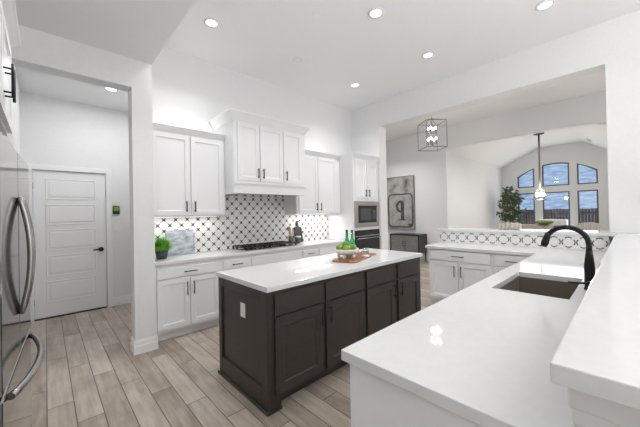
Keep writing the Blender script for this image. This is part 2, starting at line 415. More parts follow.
def base_cab(name, loc, rz, w, label, m='white', depth=.52, doors=((0, 1),), dz=(.135, .70), drw=((0, 1),), wz=(.715, .832),
             hs=(), dh=True, dhl=.15, top=.872, group=None, toe=.10, dhn=None):
    r = thing(name, loc, label, 'cabinet', rz, group)
    B().box(0, w, 0, depth, toe, top).build('body', m, r)
    B().box(0, w, .06, depth, 0, toe).build('toe_kick', m, r)
    for i, (a, c) in enumerate(doors):
        d = shaker(r, a, c, dz[0], dz[1], m)
        if i < len(hs) and hs[i] is not None: pull(d, hs[i], dz[1]-.125, .16)
    for i, (a, c) in enumerate(drw):
        d = slabfront(r, a, c, wz[0], wz[1], m)
        if dh and (dhn is None or i in dhn): pull(d, (a+c)/2, (wz[0]+wz[1])/2, dhl, False)
    return r
YF = 3.652
G = 'white base cabinets along the tiled wall'
base_cab('base_cabinet', (.868, YF, 0), 0, .792, 'white base cabinet with one drawer and two doors beside the white column', doors=((.035, .389), (.399, .757)), hs=(.355, .433), drw=((.035, .757),), group=G)
base_cab('base_cabinet', (1.661, YF, 0), 0, .416, 'narrow white base cabinet left of the cooktop, partly behind the island', doors=((.02, .40),), hs=(.05,), drw=((.02, .40),), dhl=.15, group=G)
base_cab('base_cabinet', (2.078, YF, 0), 0, .934, 'wide white base cabinet with plain panel under the cooktop', doors=((.02, .462), (.472, .914)), hs=(.43, .505), drw=((.02, .914),), dh=False, group=G)
base_cab('base_cabinet', (3.013, YF, 0), 0, .36, 'narrow white drawer cabinet right of the cooktop', doors=((.02, .34),), hs=(.05,), drw=((.02, .34),), dhl=.13, group=G)
base_cab('base_cabinet', (3.374, YF, 0), 0, .772, 'white base cabinet against the oven tower', doors=((.02, .38), (.39, .752)), hs=(.35, .42), drw=((.02, .752),), dh=False, group=G)
tag(B().box(.868, 4.147, 3.625, BY-.002, .874, .914).build('countertop', 'quartz', bevel=.003), 'long white quartz countertop along the tiled wall holding the cooktop', 'countertop')
b = B().cells([.868, 1.812, 3.071, 4.147], [.916, 1.427, 1.718], {(0, 1), (2, 1)}, 'y', BY-.010, BY-.002)
tag(b.build('backsplash', 'tile_back'), 'white backsplash of rounded tiles with small dark crosses behind the cooktop', 'backsplash')
def outlet(loc, rz, label, name='outlet'):
    r = thing(name, loc, label, 'outlet', rz)
    B().box(-.036, .036, -.006, 0, -.057, .057).build('cover_plate', 'plastic', r, bevel=.002)
    for z in (-.022, .022):
        s = B().box(-.017, .017, -.009, -.006, z-.016, z+.016).build('socket', 'plastic', r)
    return r

# upper cabinets
def crown(parent, x0, x1, yb, z0, z1, out, m='white', left=True, right=True):
    # flared crown: bottom loop (face) to top loop (out), extruded as a frustum with a lip
    b = B(); xl = out if left else 0; xr = out if right else 0
    P = [(x0, 0, z0), (x1, 0, z0), (x1, yb, z0), (x0, yb, z0)]
    Q = [(x0-xl*.85, -out*.85, z1-.02), (x1+xr*.85, -out*.85, z1-.02), (x1+xr*.85, yb, z1-.02), (x0-xl*.85, yb, z1-.02)]
    T = [(x0-xl, -out, z1-.014), (x1+xr, -out, z1-.014), (x1+xr, yb, z1-.014), (x0-xl, yb, z1-.014)]
    U = [(p[0], p[1], z1) for p in T]
    L = [[b.bm.verts.new(p) for p in q] for q in (P, Q, T, U)]
    for A, C in zip(L, L[1:]):
        for i in range(4): b.bm.faces.new([A[i], A[(i+1) % 4], C[(i+1) % 4], C[i]])
    b.bm.faces.new(L[0]); b.bm.faces.new(L[-1])
    return b.build('crown_molding', m, parent)
def upper_cab(name, loc, w, depth, z0, z1, doors, hs, label, czs, out=.05, cw=0, left=True, right=True, dz=None, rz=0, hl=.135, group=None):
    r = thing(name, (loc[0], loc[1], z0), label, 'cabinet', rz, group); H = z1-z0
    B().box(0, w, 0, depth, 0, H).build('body', 'white', r)
    d0, d1 = dz or (.012, H-.012)
    for (a, c), hx in zip(doors, hs):
        d = shaker(r, a, c, d0, d1, 'white', fw=.055); pull(d, hx, d0+.105, hl, r=.0075)
    crown(r, 0, w-cw, depth, H, czs-z0, out, left=left, right=right)
    return r
UY, UD = 3.83, BY-3.83-.004
upper_cab('upper_cabinet', (.868, UY), .943, UD, 1.43, 2.45, ((.033, .473), (.487, .912)), (.422, .528), 'tall white two door upper cabinet beside the white column', 2.535, left=False, right=False)
upper_cab('upper_cabinet', (3.072, UY), 1.074, UD, 1.43, 2.45, ((.045, .482), (.495, .955)), (.440, .538), 'white two door upper cabinet between range hood and oven tower', 2.535, left=False, right=False)
# hood cabinet
HY = 3.56
r = upper_cab('hood_cabinet', (1.813, HY), 1.235, BY-HY-.004, 1.72, 2.687, ((.05, .384), (.397, .784), (.80, 1.152)), (.350, .434, .839), 'large white hood cabinet with three doors above the cooktop', 2.806, out=.07, dz=(.175, .952), hl=.14)
b = B(); b.box(0, 1.235, -.022, -.001, .128, .150); b.box(.0, 1.235, -.012, -.001, .112, .128); b.build('molding', 'white', r, bevel=.003)
b = B(); b.box(.10, 1.12, .06, .46, -.012, -.001); b.build('hood_insert', 'steel', r)
# oven tower
TX, TY = 4.152, 3.50
r = thing('oven_cabinet', (TX, TY, 0), 'tall white oven tower cabinet with two upper doors at the end of the counter', 'cabinet')
TW = BX-TX-.004
# body with niches for the two appliances
b = B(); D = BY-TY-.004
b.box(0, TW, .50, D, .0, 2.45); b.box(0, .035, 0, .50, .0, 2.45); b.box(TW-.035, TW, 0, .50, 0, 2.45)
b.box(.035, TW-.035, 0, .50, .10, .44); b.box(.035, TW-.035, 0, .50, 1.095, 1.145); b.box(.035, TW-.035, 0, .50, 1.645, 2.45)
b.build('body', 'white', r)
for a, c, h in ((.045, .385, .34), (.398, .742, .44)):
    d = shaker(r, a, c, 1.70, 2.40, 'white', fw=.055); pull(d, h, 1.80, .135, r=.0075)
d = slabfront(r, .045, .742, .14, .42, 'white'); pull(d, .39, .36, .2, False)
crown(r, 0, TW, D, 2.45, 2.545, .05, left=False, right=False)
r = thing('microwave', (TX+.037, TY, 1.147), 'built-in steel framed microwave in the oven tower', 'microwave')
mw = TW-.074
b = B().cells([-.02, .075, mw-.055, mw+.02], [.0, .085, .415, .495], {(1, 1)}, 'y', -.02, -.001); b.build('trim_frame', 'steelw', r, bevel=.002)
B().box(.076, mw-.056, -.014, .35, .086, .414).build('door', 'glassb', r)
B().box(.15, mw-.24, -.016, -.0142, .14, .36).build('door_window', 'greyg', r)
b = B().box(mw-.175, mw-.085, -.0155, -.0142, .15, .33)
b.build('keypad', 'greyg', r)
r = thing('wall_oven', (TX+.037, TY, .442), 'black glass wall oven with steel bar handle below the microwave', 'oven')
B().box(-.02, mw+.02, -.022, -.001, .555, .65).build('control_panel', 'glassb', r)
B().box(-.02, mw+.02, -.022, -.001, .0, .545).build('door', 'glassb', r, bevel=.002)
B().box(.005, mw-.005, .0, .45, .005, .645).build('body', 'blackp', r)
b = B(); b.tube([(.0, -.065, .50), (mw, -.065, .50)], .012, 10)
for x in (.03, mw-.03): b.tube([(x, -.065, .50), (x, -.022, .50)], .009, 8)
b.build('handle', 'steelh', r)
B().box(-.02, mw+.02, -.024, -.0225, .535, .55).build('trim_strip', 'steelw', r)

# under and over cabinet light strips
def strip(x, w, y, z, up, label, e):
    r = thing('light_strip', (x, y, z), label, 'light')
    B().box(0, w, 0, .03, 0, .012).build('housing', 'plastic', r)
    B().box(.01, w-.01, .004, .026, *((.012, .014) if up else (-.002, 0))).build('diffuser', 'led', r)
    area('strip_lamp', (x+w/2, y+.015, z+(.03 if up else -.01)), (PI if up else 0, 0, 0), w, .03, e, (1, .98, .95))
strip(.95, .82, 4.0, 1.418, False, 'slim light strip under the left upper cabinet', 1.6)
strip(3.18, .86, 4.0, 1.418, False, 'slim light strip under the right upper cabinet', 3)
strip(.95, .82, 4.06, 2.536, True, 'slim light strip on top of the left upper cabinet', .45)
strip(3.18, .86, 4.06, 2.536, True, 'slim light strip on top of the right upper cabinet', .5)

# cooktop
r = thing('cooktop', (2.06, 3.71, .914), 'steel gas cooktop with black grates on the long countertop', 'cooktop')
B().box(0, .92, 0, .44, .0005, .012).build('cooktop_surface', 'steel', r, bevel=.003)
for i in range(3):
    x0 = .012 + i*.302; b = B(); x1 = x0+.292; zt = .047
    for y in (.03, .42): b.bar((x0, y, zt), (x1, y, zt), .012)
    for x in (x0, x1): b.bar((x, .03, zt), (x, .42, zt), .012)
    for t in (.33, .66): b.bar((x0+.292*t, .03, zt), (x0+.292*t, .42, zt), .010)
    b.bar((x0, .225, zt), (x1, .225, zt), .010)
    for x in (x0, x1):
        for y in (.03, .42): b.box(x-.009, x+.009, y-.009, y+.009, .012, zt)
    b.build('grate', 'black', r)
for (x, y, q) in ((.16, .13, .035), (.16, .32, .028), (.46, .27, .05), (.76, .13, .03), (.76, .32, .035)):
    B().lathe([(0, .012), (q, .012), (q, .022), (q*.7, .026), (q*.7, .034), (0, .036)], (x, y), 18).build('burner', 'blackp', r)
for i in range(5): B().lathe([(0, .012), (.019, .012), (.017, .036), (0, .038)], (.30+.08*i, .055), 14).build('knob', 'steel', r)

# island
IX0, IX1, IY0, IY1 = 1.158, 3.368, 1.789, 2.585
r = thing('kitchen_island', (IX0, IY0, 0), 'dark brown kitchen island cabinet with four drawers and four doors', 'island'); w = IX1-IX0; dp = IY1-IY0
b = B().box(0, w, 0, dp, .11, .872); b.box(.10, w, .07, dp-.01, 0, .11); b.box(0, .10, 0, dp, 0, .11); b.build('body', 'dark', r)
# left end frame and panel
b = B(); b.box(-.014, -.001, 0, .085, .02, .872); b.box(-.014, -.001, dp-.06, dp, .02, .872); b.box(-.014, -.001, .085, dp-.06, .80, .872); b.box(-.014, -.001, .085, dp-.06, .02, .16)
b.build('end_panel', 'dark', r, bevel=.003)
b = B(); b.box(-.030, -.015, -.014, dp+.01, 0, .022); b.box(-.015, .10, -.014, -.001, 0, .022); b.build('shoe_molding', 'dark', r, bevel=.004)
cols = ((.045, .525, .487, 0), (.562, 1.082, .60, 1), (1.122, 1.615, 1.577, 2), (1.680, 2.150, 1.718, 3))
for a, c, hx, i in cols:
    slabfront(r, a, c, .692, .845, 'dark'); d = shaker(r, a, c, .115, .678, 'dark', fw=.075); pull(d, hx, .578, .15, r=.006)
b = B().box(-.025, w+.023, -.024, dp+.024, .874, .914); tag(b.build('island_countertop', 'quartz', bevel=.003, loc=(IX0, IY0, 0)), 'white quartz top of the dark island', 'countertop')
outlet((IX0-.0005, 2.155, .662), -90, 'white power outlet on the end panel of the dark island')

# bar leg cabinets (facing the island)
CXF = 4.212
base_cab('base_cabinet', (CXF, 2.09, 0), -90, .875, 'white cabinet with wide drawer and two doors at the free end of the bar counter', depth=.595, doors=((.022, .428), (.438, .845)), hs=(.385, .478), dz=(.16, .70), drw=((.022, .845),), wz=(.717, .855), dhl=.17)
base_cab('base_cabinet', (CXF, 1.214, 0), -90, .45, 'white cabinet in the inner corner next to the sink counter', depth=.595, doors=((.02, .43),), hs=(.06,), dz=(.16, .70), drw=((.02, .43),), wz=(.717, .855), dhl=.17)
# peninsula cabinets (facing the island), built as separate units with white end panel
PY = .735
base_cab('base_cabinet', (2.10, PY-.0, 0), 180, 1.255, 'white peninsula base cabinet nearest the camera', depth=.64, doors=((.03, .62), (.63, 1.22)), hs=(.58, .67), drw=((.03, .62), (.63, 1.22)), wz=(.717, .845))
r = base_cab('sink_cabinet', (2.92, PY-.0, 0), 180, .818, 'white base cabinet below the sink', depth=.64, doors=((.02, .404), (.414, .80)), hs=(.37, .45), drw=((.02, .80),), wz=(.717, .845), dh=False, top=.62)
base_cab('base_cabinet', (4.205, PY-.0, 0), 180, 1.283, 'white peninsula base cabinet between sink and corner', depth=.64, doors=((.44, .85), (.86, 1.265)), hs=(.81, .90), drw=((.44, .85), (.86, 1.265)), wz=(.717, .845))
tag(B().box(.832, .843, .10, .735, 0, .872).build('end_panel', 'white'), 'plain white end panel of the peninsula nearest the camera', 'panel')
# L shaped counter with sink cut-out
xs = [.81, 2.16, 2.86, 4.18, 4.808]; ysn = [.088, .245, .64, .759, 2.133]
hl = {(1, 1), (0, 3), (1, 3), (2, 3)}
tag(B().cells(xs, ysn, hl, 'z', .874, .914).build('countertop', 'quartz', bevel=.003), 'large white L-shaped quartz countertop with the sink in the foreground', 'countertop')
# raised bar ledge, L shaped
b = B().cells([.705, 4.783, BX-.002, 5.22], [-.38, .111, .173, 2.214], {(0, 1), (0, 2), (2, 0), (2, 1)}, 'z', 1.096, 1.136)
tag(b.build('bar_ledge', 'quartz', bevel=.003), 'raised white quartz ledge on top of the tiled half walls', 'countertop')
b = B(); b.box(4.809, 4.817, .172, 2.19, .916, 1.094); tag(b.build('backsplash', 'tile_bar'), 'low strip of dark crossed white tile under the raised bar ledge', 'backsplash')
tag(B().box(.80, 4.80, .0852, .0875, .916, 1.094).build('backsplash', 'tile_back'), 'tile strip behind the sink and faucet', 'backsplash')
# sink
r = thing('kitchen_sink', (2.16, .245, .70), 'brown undermount sink set in the white L-shaped countertop', 'sink')
b = B(); w, dd = .70, .395; t = .008
b.box(-t, w+t, -t, 0, -.02, .173); b.box(-t, w+t, dd, dd+t, -.02, .173); b.box(-t, 0, 0, dd, -.02, .173); b.box(w, w+t, 0, dd, -.02, .173); b.box(-t, w+t, -t, dd+t, -.03, -.02)
b.build('basin', 'bronze', r)
B().lathe([(0, -.018), (.03, -.018), (.045, -.0195)], (.35, .19), 20).build('drain', 'steelh', r)
# faucet
FX, FYY = 2.50, .180
r = thing('kitchen_faucet', (FX, FYY, .914), 'tall black gooseneck faucet standing behind the sink', 'faucet')
B().lathe([(0, .0005), (.030, .0005), (.030, .008), (.026, .014), (.026, .10), (.0275, .14), (.024, .18), (.019, .225), (.0165, .25), (0, .25)], (0, 0), 24).build('body', 'black', r)
pts = [(0, 0, .23), (0, .0, .285)]
for i in range(0, 13):
    a = PI - i*PI*.86/12; pts.append((0, .110+.110*math.cos(a), .285+.108*math.sin(a)))
b = B().tube(pts, .0155, 14); b.build('spout', 'black', r)
e = Vector(pts[-1]); dvec = Vector((0, .30, -1)).normalized()
B().tube([e-dvec*.02, e+dvec*.005, e+dvec*.05, e+dvec*.075], [.0175, .019, .022, .017], 16).build('spray_head', 'black', r)
b = B(); b.tube([(-.02, 0, .045), (-.062, 0, .045)], .015, 14); b.tube([(-.055, .005, .05), (-.06, .05, .046), (-.062, .10, .045)], [.008, .006, .0045], 10); b.build('handle', 'black', r)

# fridge (slightly turned) and cabinet above
fr = thing('refrigerator', (-.1128, 1.49, 0), 'stainless steel french door refrigerator at the left edge', 'refrigerator', 90-2.9)
FW = .91
B().box(.0, FW, .07, .70, .03, 1.745).build('body', 'crock', fr)
for a, c, nm in ((.0, .452, 'door'), (.458, FW, 'door')):
    d = B().box(a+.002, c-.002, 0, .062, .815, 1.745).build(nm, 'steel', fr, bevel=.006)
    hx = .425 if a == 0 else .485
    pts = []
    for i in range(17):
        t = i/16; pts.append((hx, -.006-.036*math.sin(PI*t)**.75, 1.00+.53*t))
    B().tube(pts, .0125, 10).build('handle', 'steelh', d)
d = B().box(.002, FW-.002, 0, .062, .05, .80).build('freezer_drawer', 'steel', fr, bevel=.006)
pts = []
for i in range(21):
    t = i/20; pts.append((.10+.74*t, -.008-.058*math.sin(PI*t)**.75, .772))
B().tube(pts, .014, 10).build('handle', 'steelh', d)
B().box(.20, .235, -.0015, -.0003, 1.22, 1.25).build('badge', 'steelh', fr)
for x in (.08, .83): B().lathe([(0, 0), (.02, 0), (.02, .03), (0, .03)], (x, .2), 10).build('foot', 'blackp', fr)
r = thing('upper_cabinet', (-.150, 1.46, 1.905), 'white cabinet with black handles above the refrigerator at the left edge', 'cabinet', 90)
B().box(0, .96, 0, .69, 0, .50).build('body', 'white', r)
for (a, c, h) in ((.02, .475, .455), (.485, .94, .525)):
    d = shaker(r, a, c, .012, .488, 'white', fw=.055); pull(d, h, .155, .155)
crown(r, 0, .96, .69, .50, .57, .055)
tag(B().box(-.85, -.20, 2.450, 2.472, 0, 1.904).build('side_panel', 'white'), 'white side panel beside the refrigerator', 'panel')

# ------------------------------------------------------------------ wall items
r = thing('alarm_keypad', (.843, 5.739, 1.548), 'small black keypad with green lit screen beside the entry door', 'keypad')
B().box(-.045, .045, -.02, 0, -.068, .068).build('case', 'blackp', r, bevel=.003)
B().box(-.034, .034, -.0215, -.0203, -.015, .055).build('screen', 'lime', r)
r = thing('light_switch', (.841, 5.739, 1.27), 'white light switch plate below the keypad by the entry door', 'switch')
B().box(-.045, .045, -.006, 0, -.058, .058).build('cover_plate', 'plastic', r, bevel=.002)
for x in (-.022, .022): B().box(x-.016, x+.016, -.010, -.006, -.034, .034).build('rocker', 'plastic', r)

# recessed lights
def can(x, y, z, label):
    r = thing('recessed_light', (x, y, z), label, 'ceiling light', group='recessed ceiling lights')
    B().lathe([(.062, -.001), (.092, -.001), (.092, -.006), (.066, -.010), (.062, -.004)], seg=28).build('trim_ring', 'plastic', r)
    B().lathe([(0, -.004), (.064, -.004), (.064, -.001), (0, -.001)], seg=28).build('diffuser', 'led', r)
for (x, y), l in zip(CANS, ('recessed ceiling light left, above the uppers beside the column', 'recessed ceiling light at the top centre, above the island',
      'recessed ceiling light at the top right, above the bar corner', 'recessed ceiling light right of centre, in front of the wide opening', 'recessed ceiling light in the far corner near the oven tower')):
    can(x, y, CZ, l)
can(.29, 2.55, 3.088, 'recessed ceiling light in the lower ceiling in front of the entry opening')
can(.68, 4.84, 3.19, 'recessed ceiling light seen through the entry opening')
r = thing('ceiling_speaker', (2.71, 3.28, CZ), 'small round unlit adjustable fixture in the kitchen ceiling', 'ceiling fixture')
B().lathe([(0, -.004), (.03, -.004), (.034, -.010), (.075, -.006), (.075, -.001), (0, -.001)], seg=28).build('ring', 'plastic', r)
B().lathe([(0, -.014), (.026, -.010), (.03, -.004)], seg=20).build('eyeball', 'trimw', r)
tag(B().lathe([(0, -.003), (.05, -.003), (.052, -.001), (0, -.001)], seg=24).build('ceiling_cover', 'ceil', loc=(2.253, 2.393, CZ)), 'faint round white cover plate in the ceiling above the island', 'cover plate')

# pendant lantern in the dining room
PX, PYY = 6.20, 2.945
r = thing('lantern_pendant', (PX, PYY, 2.80), 'dark metal cage lantern pendant with eight bulbs in front of the dining wall', 'pendant light', 51)
S = .222; Hh = .57
b = B(); c4 = [(-S, -S), (S, -S), (S, S), (-S, S)]
for i in range(4):
    p, q = c4[i], c4[(i+1) % 4]
    b.bar((*p, 0), (*p, Hh), .009)
    for z in (0, Hh): b.bar((*p, z), (*q, z), .009)
    b.bar((*p, Hh), (0, 0, Hh+.09), .006)
b.build('cage', 'iron', r)
b = B(); b.tube([(0, 0, Hh+.07), (0, 0, CZ-2.80-.03)], .006, 8); b.lathe([(0, CZ-2.80-.001), (.06, CZ-2.80-.001), (.06, CZ-2.80-.025), (0, CZ-2.80-.03)], seg=20); b.build('stem', 'gold', r)
b = B(); b.tube([(0, 0, .06), (0, 0, Hh+.09)], .009, 8)
cand = []
for zz in (.10, .33):
    for k in range(4):
        a = k*PI/2 + PI/4; x, y = .085*math.cos(a), .085*math.sin(a); b.bar((0, 0, zz), (x, y, zz), .008); cand.append((x, y, zz))
b.build('centre_arms', 'gold', r)
for x, y, z in cand:
    c = B().tube([(x, y, z), (x, y, z+.085)], .010, 10).build('candle_sleeve', 'iron', r)
    B().lathe([(0, z+.085), (.011, z+.095), (.014, z+.11), (.007, z+.135), (0, z+.145)], (x, y), 12).build('bulb', 'bulb', c)
for (x, y) in ((5.9, -1.0), (6.6, -.2), (6.5, 4.6)):  # ceiling lights added out of view to brighten the dining room
    can(x, y, CZ, 'added out-of-view recessed ceiling light in the dining room ceiling'); area('can_lamp', (x, y, 3.655), DOWN, .14, .14, 24, shape='DISK')

# chandelier in the living room
CHX, CHY = 11.1, 1.88
r = thing('chandelier', (CHX, CHY, 1.70), 'small glass drum chandelier on a long rod in front of the windows', 'chandelier')
b = B(); b.tube([(0, 0, .33), (0, 0, 2.06)], .026, 12); b.build('rod', 'gold', r)
B().lathe([(0, 2.03), (.13, 2.03), (.14, 2.05), (.14, 2.098), (0, 2.098)], seg=20).build('canopy', 'black', r)
b = B().lathe([(.17, .02), (.17, .30)], seg=28); b.lathe([(.13, .0), (.13, .32)], seg=28); b.build('glass_shade', 'clear', r)
b = B()
for z in (.02, .30): b.tube([(.172*math.cos(a*PI/12), .172*math.sin(a*PI/12), z) for a in range(25)], .006, 6, False)
for k in range(4): b.bar((0, 0, .33), (.172*math.cos(k*PI/2), .172*math.sin(k*PI/2), .30), .01)
b.build('ring_frame', 'gold', r)
for k in range(5):
    a = k*2*PI/5; B().lathe([(0, .12), (.028, .14), (.034, .18), (.022, .22), (0, .235)], (.09*math.cos(a), .09*math.sin(a)), 12).build('bulb', 'bulb2', r)
for (x, y) in ((9.0, 2.1), (9.5, 1.3)):  # extra unseen ceiling lights, put in to lift the living room
    can(x, y, 3.80, 'added unseen recessed ceiling light in the flat part of the living room ceiling'); area('can_lamp', (x, y, 3.78), DOWN, .16, .16, 16, shape='DISK')
r = thing('ceiling_vent', (12.9, .86, 3.635), 'narrow white ceiling vent high in the living room', 'vent')
b = B(); b.box(-.18, .18, -.07, .07, -.012, 0); b.build('frame', 'plastic', r)
b = B()
for i in range(4): b.box(-.16, .16, -.055+.03*i, -.043+.03*i, -.015, -.0125)
b.build('slat', 'sidegrey', r)
r.rotation_euler = (math.atan2(.64, 1.01), 0, 0)

# ------------------------------------------------------------------ dining room items
r = thing('wall_art', (W2-.002, 4.77, .905), 'tall weathered grey canvas with dark letter P above the sideboard', 'painting', -90)
# local x -> world -Y
M['canvas'] = noisy('canvas_paint', (.10, .095, .09), (.42, .405, .385), 3.2, .8, 8, lo=.33, hi=.56)
M['ink'] = noisy('letter_paint', (.045, .043, .04), (.11, .105, .10), 12, .8)
M['canvasl'] = noisy('canvas_light', (.28, .27, .255), (.46, .445, .42), 5, .8, 6)
B().box(-.47, .47, -.035, 0, 0, 1.57).build('canvas', 'canvas', r)
def rrect(cx, cz, w, h, rad, n=6):
    out = []
    for (sx, sz, a0) in ((1, 1, 0), (-1, 1, 90), (-1, -1, 180), (1, -1, 270)):
        for i in range(n+1):
            a = math.radians(a0+90*i/n); out.append((cx+sx*(w/2-rad)+rad*math.cos(a), cz+sz*(h/2-rad)+rad*math.sin(a)))
    return out
B().prism(rrect(.02, .56, .80, .98, .10), 'y', -.037, -.0352).build('field', 'canvasl', r)
A = rrect(.02, .56, .84, 1.02, .12); C = rrect(.02, .56, .76, .94, .085); b = B()
for i in range(len(A)):
    j = (i+1) % len(A); b.prism([A[i], A[j], C[j], C[i]], 'y', -.040, -.0372)
b.build('painted_border', 'ink', r)
b = B(); x0, z0 = .045, .28
b.prism([(x0, z0), (x0+.11, z0), (x0+.10, z0+.56), (x0-.01, z0+.56)], 'y', -.040, -.0372)
b.prism([(x0-.07, z0-.015), (x0+.17, z0-.015), (x0+.15, z0+.02), (x0-.05, z0+.02)], 'y', -.0405, -.0376)
# bowl of the letter, drawn as a ring to the left as the picture shows it
n = 18
for i in range(n):
    a0, a1 = [PI*.5 + (PI)*q/n for q in (i, i+1)]
    w0, w1 = (.05+.03*math.sin(PI*q/n) for q in (i, i+1))
    def P(a, rr): return (x0+.02+rr*math.cos(a)*1.1, z0+.40+rr*math.sin(a)*1.05)
    b.prism([P(a0, .18), P(a1, .18), P(a1, .18-w1), P(a0, .18-w0)], 'y', -.040, -.0372)
b.build('letter', 'ink', r)
B().box(.28, .40, -.038, -.0353, .10, .17).build('signature', 'ink', r)
b = B().cells([-.485, -.472, .472, .485], [-.015, -.002, 1.572, 1.585], {(1, 1)}, 'y', -.045, 0); b.build('frame', 'gold', r)

SY0 = 3.94
r = thing('sideboard', (W2-.455, 4.865, 0), 'black sideboard with grey doors standing under the letter painting', 'sideboard', -90)
SW = .93
b = B(); b.box(0, SW, 0, .44, .755, .79); b.box(0, SW, 0, .44, .28, .31); b.box(0, .04, 0, .44, .31, .755); b.box(SW-.04, SW, 0, .44, .31, .755); b.box(.04, SW-.04, .40, .44, .31, .755)
b.build('body', 'blackp', r)
for (a, c) in ((.043, .463), (.467, SW-.043)):
    d = B().box(a, c, .004, .03, .312, .753).build('door', 'sidegrey', r, bevel=.003)
    hx = c-.035 if a < .1 else a+.035
    b = B()
    for z in (.47, .53, .59): b.tube([(hx, .004, z), (hx, -.008, z)], .017, 10)
    b.build('handle', 'blackp', d)
for x in (.03, SW-.03):
    for y in (.03, .41): B().tube([(x, y, .28), (x, y, 0)], [.022, .015], 8).build('leg', 'blackp', r)

# ------------------------------------------------------------------ living room furniture
def armchair(loc, rz, label, m, ribs, w=.70, h=.95):
    r = thing('armchair', loc, label, 'armchair', rz)
    B().box(-w/2+.08, w/2-.08, -.32, .22, .24, .44).build('seat', m, r, bevel=.05)
    b = B(); n = ribs
    for i in range(n):
        a = -1+2*(i+.5)/n; x = a*w/2; y = .30-.10*a*a
        b.tube([(x, y-.04, .28), (x*1.03, y, .6), (x*1.05, y+.05, h-.03-.06*a*a), (x*1.05, y+.055, h-.06*a*a)], [w/n*.50, w/n*.56, w/n*.52, w/n*.25], 10)
    b.build('backrest', m, r)
    for s in (-1, 1): B().box(s*w/2-.05, s*w/2+.05, -.30, .22, .26, .60).build('armrest', m, r, bevel=.04)
    for x in (-w/2+.06, w/2-.06):
        for y in (-.26, .22): B().tube([(x, y, .25), (x, y, 0)], [.02, .014], 8).build('leg', 'bark', r)
    return r
armchair((11.1, 2.74, 0), 90+18, 'cream armchair with ribbed back beside the potted tree', 'beige', 6, w=.62, h=1.02)
armchair((12.6, 1.02, 0), -90-20, 'cream armchair with smooth rounded back at the right window', 'beige', 14, w=.60, h=.97)
r = thing('sofa', (12.35, 2.25, 0), 'taupe sofa seen from behind below the left and middle windows', 'sofa', 90)
B().box(-.50, .50, -.75, .02, .12, .43).build('base', 'taupe', r, bevel=.04)
B().box(-.52, .52, .0, .20, .12, .91).build('backrest', 'taupe', r, bevel=.04)
for s in (-.48, .48): B().box(s-.09, s+.09, -.75, -.01, .12, .60).build('armrest', 'taupe', r, bevel=.04)
for x in (-.42, .42):
    for y in (-.65, .12): B().tube([(x, y, .13), (x, y, 0)], .02, 8).build('leg', 'bark', r)
tag(B().lathe([(0, .0), (.14, .01), (.24, .05), (.26, .08), (.20, .125), (0, .14)], seg=20).build('throw_blanket', 'green', loc=(12.25, 1.98, .911)), 'folded green throw lying on the back of the taupe sofa', 'throw')
r = thing('console_table', (13.55, 1.95, 0), 'cream console block behind the taupe sofa under the middle window', 'table', 90)
B().box(-.42, .42, -.2, .2, .82, 1.03).build('tabletop', 'bowl', r, bevel=.01)
for x in (-.36, .36): B().box(x-.04, x+.04, -.16, .16, 0, .82).build('leg', 'bowl', r)

# potted tree
TRX, TRY = 12.9, 3.10
r = thing('potted_tree', (TRX, TRY, 0), 'leafy dark green indoor tree in the corner left of the windows', 'tree')
B().lathe([(0, 0), (.17, 0), (.21, .38), (.19, .38), (.18, .33), (0, .33)], seg=20).build('pot', 'pot', r)
rnd = random.Random(3); b = B(); tips = []
for k in range(3):
    a = k*2.1; b.tube([(.03*math.cos(a), .03*math.sin(a), .30), (.05*math.cos(a+1), .05*math.sin(a+1), 1.0), (.10*math.cos(a), .10*math.sin(a), 1.7)], [.022, .016, .010], 7)
for k in range(26):
    z = .95 + 1.1*k/26; a = k*2.4; L = .42*(1-.5*(z-.95)/1.3)*(.7+.5*rnd.random())
    e = (L*math.cos(a), L*math.sin(a), z+.25*rnd.random()); b.tube([(.04*math.cos(a), .04*math.sin(a), z-.1), e], [.007, .003], 5); tips.append((Vector((0, 0, z-.05)), Vector(e)))
b.build('trunk', 'bark', r)
b = B()
for i in range(1150):
    p0, p1 = tips[rnd.randrange(len(tips))]; t = .35+.75*rnd.random(); c = p0.lerp(p1, t) + Vector([rnd.gauss(0, .055) for _ in range(3)])
    c.y = min(c.y, .44)
    d = Vector((rnd.gauss(0, 1), rnd.gauss(0, 1), rnd.gauss(-.2, .6))).normalized(); s = d.cross(Vector((rnd.gauss(0, 1), rnd.gauss(0, 1), rnd.gauss(0, 1)))).normalized()
    L = .05+.04*rnd.random(); b.quad(c-d*L, c+s*L*.36, c+d*L, c-s*L*.36)
b.build('foliage', 'tree', r, keep=True)

# fence outside
r = thing('wooden_fence', (18.5, -2, -.47), 'dark brown picket fence seen through the windows', 'fence')
b = B(); y = 0
while y < 9:
    b.box(0, .02, y, y+.105, .03, 1.88+.012*math.sin(y*9)); y += .116
b.build('pickets', 'fence', r)
b = B()
for z in (.3, 1.0, 1.62): b.box(.021, .06, 0, 9, z, z+.09)
b.build('rail', 'fence', r)
for y in (0.05, 2.4, 4.8, 7.2): B().box(.061, .15, y, y+.09, 0, 1.75).build('post', 'fence', r)

